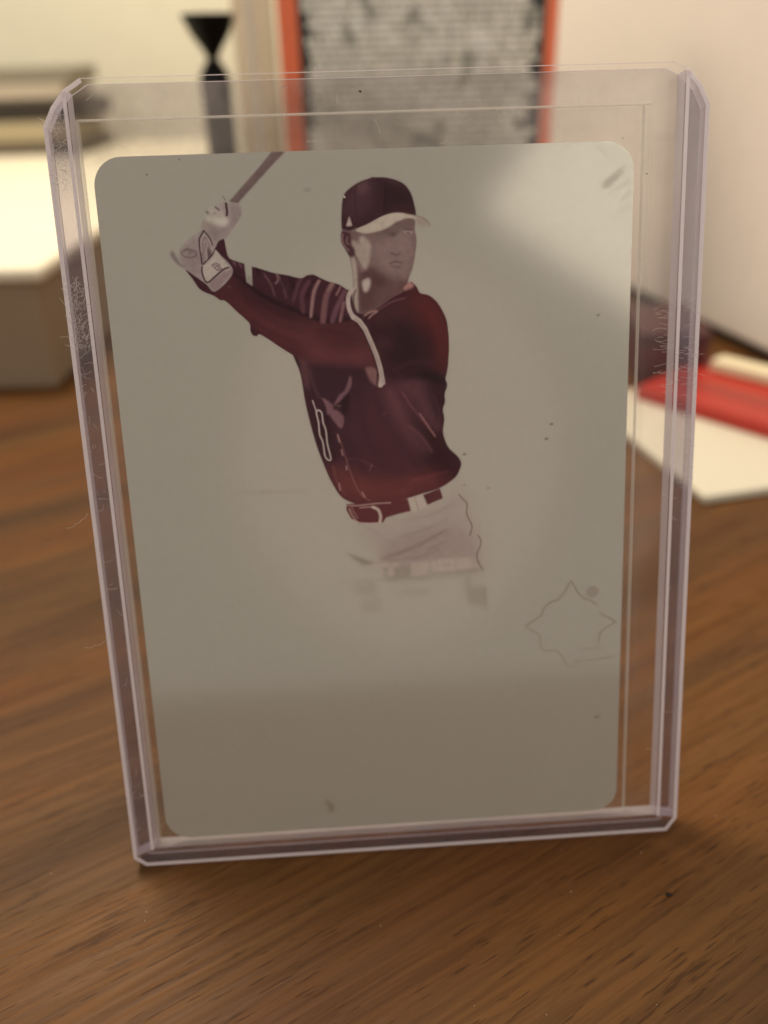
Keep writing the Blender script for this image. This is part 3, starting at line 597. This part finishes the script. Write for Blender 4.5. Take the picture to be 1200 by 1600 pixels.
# soft sleeve and the plate itself
sleeve = empty('penny_sleeve', ORG, (math.pi / 2 - ALPHA, 0, 0), 'thin soft clear sleeve around the grey plate inside the rigid holder', 'card sleeve')
sx0, sx1, sy0, sy1 = -34.9, 31.9, -46.95, hy - 4.0
link('front_film', prism([(sx0, sy0), (sx1, sy0), (sx1, sy1), (sx0, sy1)], .42, .46), [film, film_edge], sleeve)
link('back_film', prism([(sx0, sy0), (sx1, sy0), (sx1, sy1), (sx0, sy1)], -.46, -.42), [film, film_edge], sleeve)
for nm, a, b, c, d in (('weld_seam', sx0 + .003, sx0 + .25, sy0 + .01, sy1 - .15), ('weld_seam', sx1 - 1.0, sx1 - .88, sy0 + .01, sy1 - .15), ('film_lip', sx0 + .1, sx1 - .1, sy1 - .14, sy1 - .02)):
    link(nm, prism([(a, c), (b, c), (b, d), (a, d)], -.41, .41), [film_edge, film_edge], sleeve)

card = empty('printing_plate_card', ORG + Bl @ Vector((CX, CY, 0)), (math.pi / 2 - ALPHA, 0, 0), 'grey metal plate card printed with a dark red batter, inside the clear holder', 'card')
edge_mat = simple('plate_edge', (186, 184, 172), .3, metallic=.6)
link('metal_plate', prism(rounded(-PW / 2, PW / 2, -PH / 2, PH / 2, 3.3), -.2, .2), [plate_mat, edge_mat], card)
def ink_layer(name, pts, label=None, sm=True, z=.2):
    p = smooth(pts, True, 3) if sm else np.array(pts)
    q = [(float(x), float(min(y, PH / 2 - .02))) for x, y in to_plate(p)]
    n = len(q); vs, es, fs, *_ = delaunay_2d_cdt([Vector(v) for v in q], [(i, (i + 1) % n) for i in range(n)], [], 1, 1e-4)
    tri = []
    for f in fs:
        a, b, c = (vs[i] for i in f[:3])
        tri.append(list(f) if (b - a).cross(c - a) > 0 else list(f)[::-1])
    me = bpy.data.meshes.new('mesh'); me.from_pydata([(v.x * S, v.y * S, (z + .006) * S) for v in vs], [], tri); me.update()
    o = link(name, me, [plate_mat], card)
    if label: o['label'] = label
    return o
ink_layer('printed_bat', bat, 'bat printed in grey brown ink', sm=False, z=.2)
ink_layer('printed_glove', glove, 'pale batting glove printed with dark outlines', z=.204)
ink_layer('printed_jersey', torso, 'dark maroon printed jersey and sleeves', z=.208)
ink_layer('printed_trousers', pants, 'faint pinkish printed trousers', z=.2)
ink_layer('printed_belt', belt, 'dark red printed belt', sm=False, z=.212)
ink_layer('printed_head', head, 'printed face and neck in brown ink', z=.216)
ink_layer('printed_cap', cap, 'dark printed baseball cap', z=.220)
ink_layer('printed_brim', brim, 'pale underside of the printed cap brim', z=.224)

# ------------------------------------------------------------------ things behind, out of focus
card_white = simple('white_cardboard', (240, 230, 205), .6, .1, 200, .03)
# long storage box
bx = empty('storage_box', (-215, 187, 0), (0, 0, math.radians(-3)), 'long white cardboard storage box lying on the table at the left edge', 'box')
link('carton', box(-130, 112, 0, 415, 0, 36, 1), [simple('shaded_carton', (150, 130, 106), .75, .1, 200, .05)], bx)  # shade of the front face is put into the darker carton colour
link('lid', box(-133, 116, -3, 418, 36.2, 41, 2.2, 3), [card_white], bx)
for i, (c, z0, z1, dx) in enumerate((((96, 84, 70), 41, 48, 0), ((168, 156, 126), 48, 61, -5), ((48, 40, 34), 61, 73, 3), ((176, 164, 148), 73, 83, -8), ((132, 126, 110), 83, 92, -2))):
    names = ('thick charcoal book at the bottom of the stack on the storage box', 'cream book second from the bottom of the stack on the storage box', 'thin black book in the middle of the stack on the storage box', 'pinkish grey book second from the top of the stack on the storage box', 'dark grey book on top of the stack on the storage box')
    b = empty('book', (-300 + dx, 520, z0 + .05), (0, 0, math.radians(-2 + i)), names[i], 'book', 'books stacked on the storage box')
    h = z1 - z0 - .1
    link('cover', box(0, 132, 0, 78, 0, h, .8), [simple('book_cover', c, .6)], b)
    link('pages', box(4, 130, -.6, 60, 1.6, h - 1.6, .3), [simple('book_pages', tuple(min(255, int(v * 1.05)) for v in c), .8)], b)

# black turned candlestick
gob = empty('candlestick', (-46.5, 250, 0), (0, 0, 0), 'black turned candlestick with a flared cup left of the red bordered box', 'candlestick')
bk = simple('black_lacquer', (9, 7, 6), .5, vary=.3, spec=.15)
link('stem', lathe([(17, 0), (17, 3), (9, 6), (5.4, 12), (5.2, 40), (5.4, 84), (5.6, 88), (5, 92), (2.0, 96.5)]), [bk], gob)
link('cup', lathe([(2.0, 96.6), (3.2, 99), (6.8, 104), (9.4, 109.3), (9.8, 110.2), (9.2, 110.5), (8.6, 109.6), (1, 101)]), [bk], gob)

# red bordered box standing upright, its back covered with fine print
tw, thh, q = 84, 170, 4
txt = np.ones((thh * q, tw * q, 3)) * lin((34, 32, 30)); r2 = np.random.default_rng(5)
row = 2.3
for k in range(int(thh / row)):
    y = 3 + k * row; x = 1.5 + max(0, r2.normal(.8, 1.3)); xe = tw - 2 - max(0, r2.normal(1.6, 2.4))
    txt[int((y + .2) * q):int((y + 2.3) * q), int(x * q):int(xe * q)] = lin((168, 164, 148))
    while x < xe:
        wl = r2.uniform(.5, 1.4); wl = min(wl, xe - x)
        y0, y1 = int((y + .3) * q), int((y + 2.1) * q); x0, x1 = int(x * q), int((x + wl) * q)
        txt[y0:y1, x0:x1] = lin((252, 250, 238)) * r2.uniform(.62, 1.05); x += wl + (r2.uniform(.6, .9) if r2.random() < .2 else r2.uniform(.05, .3))
nz = blur(r2.normal(0, 1, (thh * q, tw * q)), 8); nz /= nz.std()
txt *= (1 - .55 * np.clip((nz - 1.35) * 1.6, 0, 1))[..., None]
nz = blur(r2.normal(0, 1, (thh * q, tw * q)), 20); nz /= nz.std(); txt *= (1 + .08 * nz)[..., None]
txt_img = make_image('fine_print', txt, np.ones(txt.shape[:2]))
m, nt, out = mat('fine_print_panel'); b = N(nt, 'ShaderNodeBsdfPrincipled'); b.inputs['Roughness'].default_value = .45
tc = N(nt, 'ShaderNodeTexCoord'); sp = N(nt, 'ShaderNodeMapping'); sp.inputs['Rotation'].default_value = (math.radians(-90), 0, 0)
sp.inputs['Scale'].default_value = (1000 / tw, 1, 1000 / thh)
sep = N(nt, 'ShaderNodeSeparateXYZ'); cmb = N(nt, 'ShaderNodeCombineXYZ')
nt.links.new(tc.outputs['Object'], sep.inputs[0])
mu1 = N(nt, 'ShaderNodeMath', operation='MULTIPLY'); mu1.inputs[1].default_value = 1000 / tw; nt.links.new(sep.outputs['X'], mu1.inputs[0])
mu2 = N(nt, 'ShaderNodeMath', operation='MULTIPLY'); mu2.inputs[1].default_value = 1000 / thh; nt.links.new(sep.outputs['Z'], mu2.inputs[0])
nt.links.new(mu1.outputs[0], cmb.inputs[0]); nt.links.new(mu2.outputs[0], cmb.inputs[1])
ti = N(nt, 'ShaderNodeTexImage'); ti.image = txt_img; nt.links.new(cmb.outputs[0], ti.inputs['Vector']); nt.links.new(ti.outputs['Color'], b.inputs['Base Color']); nt.links.new(b.outputs[0], out.inputs[0])
fine_print = m
slab = empty('upright_box', (-21, 230, 0), (0, 0, 0), 'upright box with orange red borders and a dark panel of fine print behind the holder', 'box')
link('carton', box(0, 94, .6, 26, 0, 174, .6), [simple('dark_carton', (60, 54, 50), .6)], slab)
orange = simple('orange_red_border', (238, 118, 74), .45, vary=.1)
link('border_strip', box(-.5, 6.2, -.3, 1.2, 0, 174, .3), [orange], slab)
link('border_strip', box(90.2, 94.5, -.3, 1.2, 0, 174, .3), [orange], slab)
o = link('text_panel', box(0, tw, 0, .8, 0, thh), [fine_print], slab, loc=(6.3, -.2, 2))
# clear case edge standing beside it
cs = empty('clear_case', (-41, 236, 0), (0, 0, math.radians(4)), 'pale translucent plastic case standing between the candlestick and the upright box', 'case')
fm = clear('frosted_case', .35, (226, 206, 184), (.95, .93, .9), .25, 1, .2)
link('shell', box(4, 18, 0, 22, 0, 172, 1), [fm], cs)
link('spine', box(8.5, 11, -.8, -.05, 0, 172, .3), [simple('case_spine', (226, 216, 200), .4)], cs)

# large cream box running back on the right
big = empty('shipping_box', (141, 173, 0), (0, 0, math.radians(11.5)), 'large cream cardboard box filling the upper right behind the holder', 'box')
link('carton', box(0, 160, -60, 420, 4, 260, 1.5), [simple('cream_cardboard', (240, 229, 218), .75, .15, 120, .04)], big)
link('dark_base_strip', box(2, 158, -58, 418, 0, 3.9), [simple('dark_base', (50, 42, 34), .8)], big)  # dark strip below the carton

# flat cards and small boxes at the right
ang = math.radians(10)
wc = empty('white_card', (80.1, 78.6, 0), (0, 0, ang), 'blank cream white card slab lying flat on the table at the right edge', 'card')
link('slab', box(0, 66, 0, 70, 0.05, 2.4, .8, 3), [simple('cream_plastic', (212, 204, 184), .5, vary=.03)], wc)
rd = empty('red_box', (112, 105.5, 2.45), (0, 0, math.radians(128)), 'flat glossy red box lying on the back of the white card slab', 'box')
link('sleeve', box(-30, 46, -40, 0, 0, 4.2, .8), [simple('glossy_red', (172, 42, 30), .35, vary=.12)], rd)
link('stripe', box(-29.5, 45.5, -17, -11, 4.1, 4.3), [simple('dull_red', (150, 50, 38), .4)], rd)
cr = empty('cream_strip', (134, 122, 6.8), (0, 0, math.radians(128)), 'long cream box lying across the red box at the right edge', 'box')
link('carton', box(-20, 38, -7, 0, 0, 3.8, 1.0, 3), [simple('cream_strip_card', (226, 214, 178), .6, vary=.04)], cr)
mb_ = empty('maroon_box', (90, 160, 0), (0, 0, math.radians(-8)), 'small dark maroon box on the table behind the right side of the holder', 'box')
link('carton', box(0, 22, 0, 34, 0, 13, .8), [simple('maroon_card', (86, 34, 34), .5)], mb_)
link('lid', box(-.4, 22.4, -.4, 34.4, 13.1, 17.5, .8), [simple('maroon_lid', (70, 30, 32), .5)], mb_)

# crumbs on the table
crumbs = ((33.8, -24.7, .45, .25, (30, 18, 12), 'dark elongated crumb on the table near the lower right corner of the holder'),)
for x, y, a, r, c, lb in crumbs:
    bm = bmesh.new(); bmesh.ops.create_icosphere(bm, subdivisions=2, radius=1)
    for v in bm.verts:
        k = 1 + .25 * math.sin(v.co.x * 5 + v.co.y * 3); v.co = Vector((v.co.x * a * k, v.co.y * r * k, v.co.z * r * .7 * k + r * .6)) * S
    me = bpy.data.meshes.new('mesh'); bm.to_mesh(me); bm.free(); link('crumb', me, [simple('crumb_brown', c, .9)], loc=(x, y, 0), label=lb, category='crumb')
bm = bmesh.new(); R3 = random.Random(11)
for _ in range(70):
    x, y, r = R3.uniform(-60, 55), R3.uniform(-52, 60), R3.uniform(.03, .075)
    q_ = bmesh.ops.create_icosphere(bm, subdivisions=1, radius=r * S, matrix=Matrix.Translation((x * S, y * S, r * .7 * S)))
me = bpy.data.meshes.new('mesh'); bm.to_mesh(me); bm.free(); link('dust', me, [simple('dust_pale', (205, 190, 168), .9)], kind='stuff')
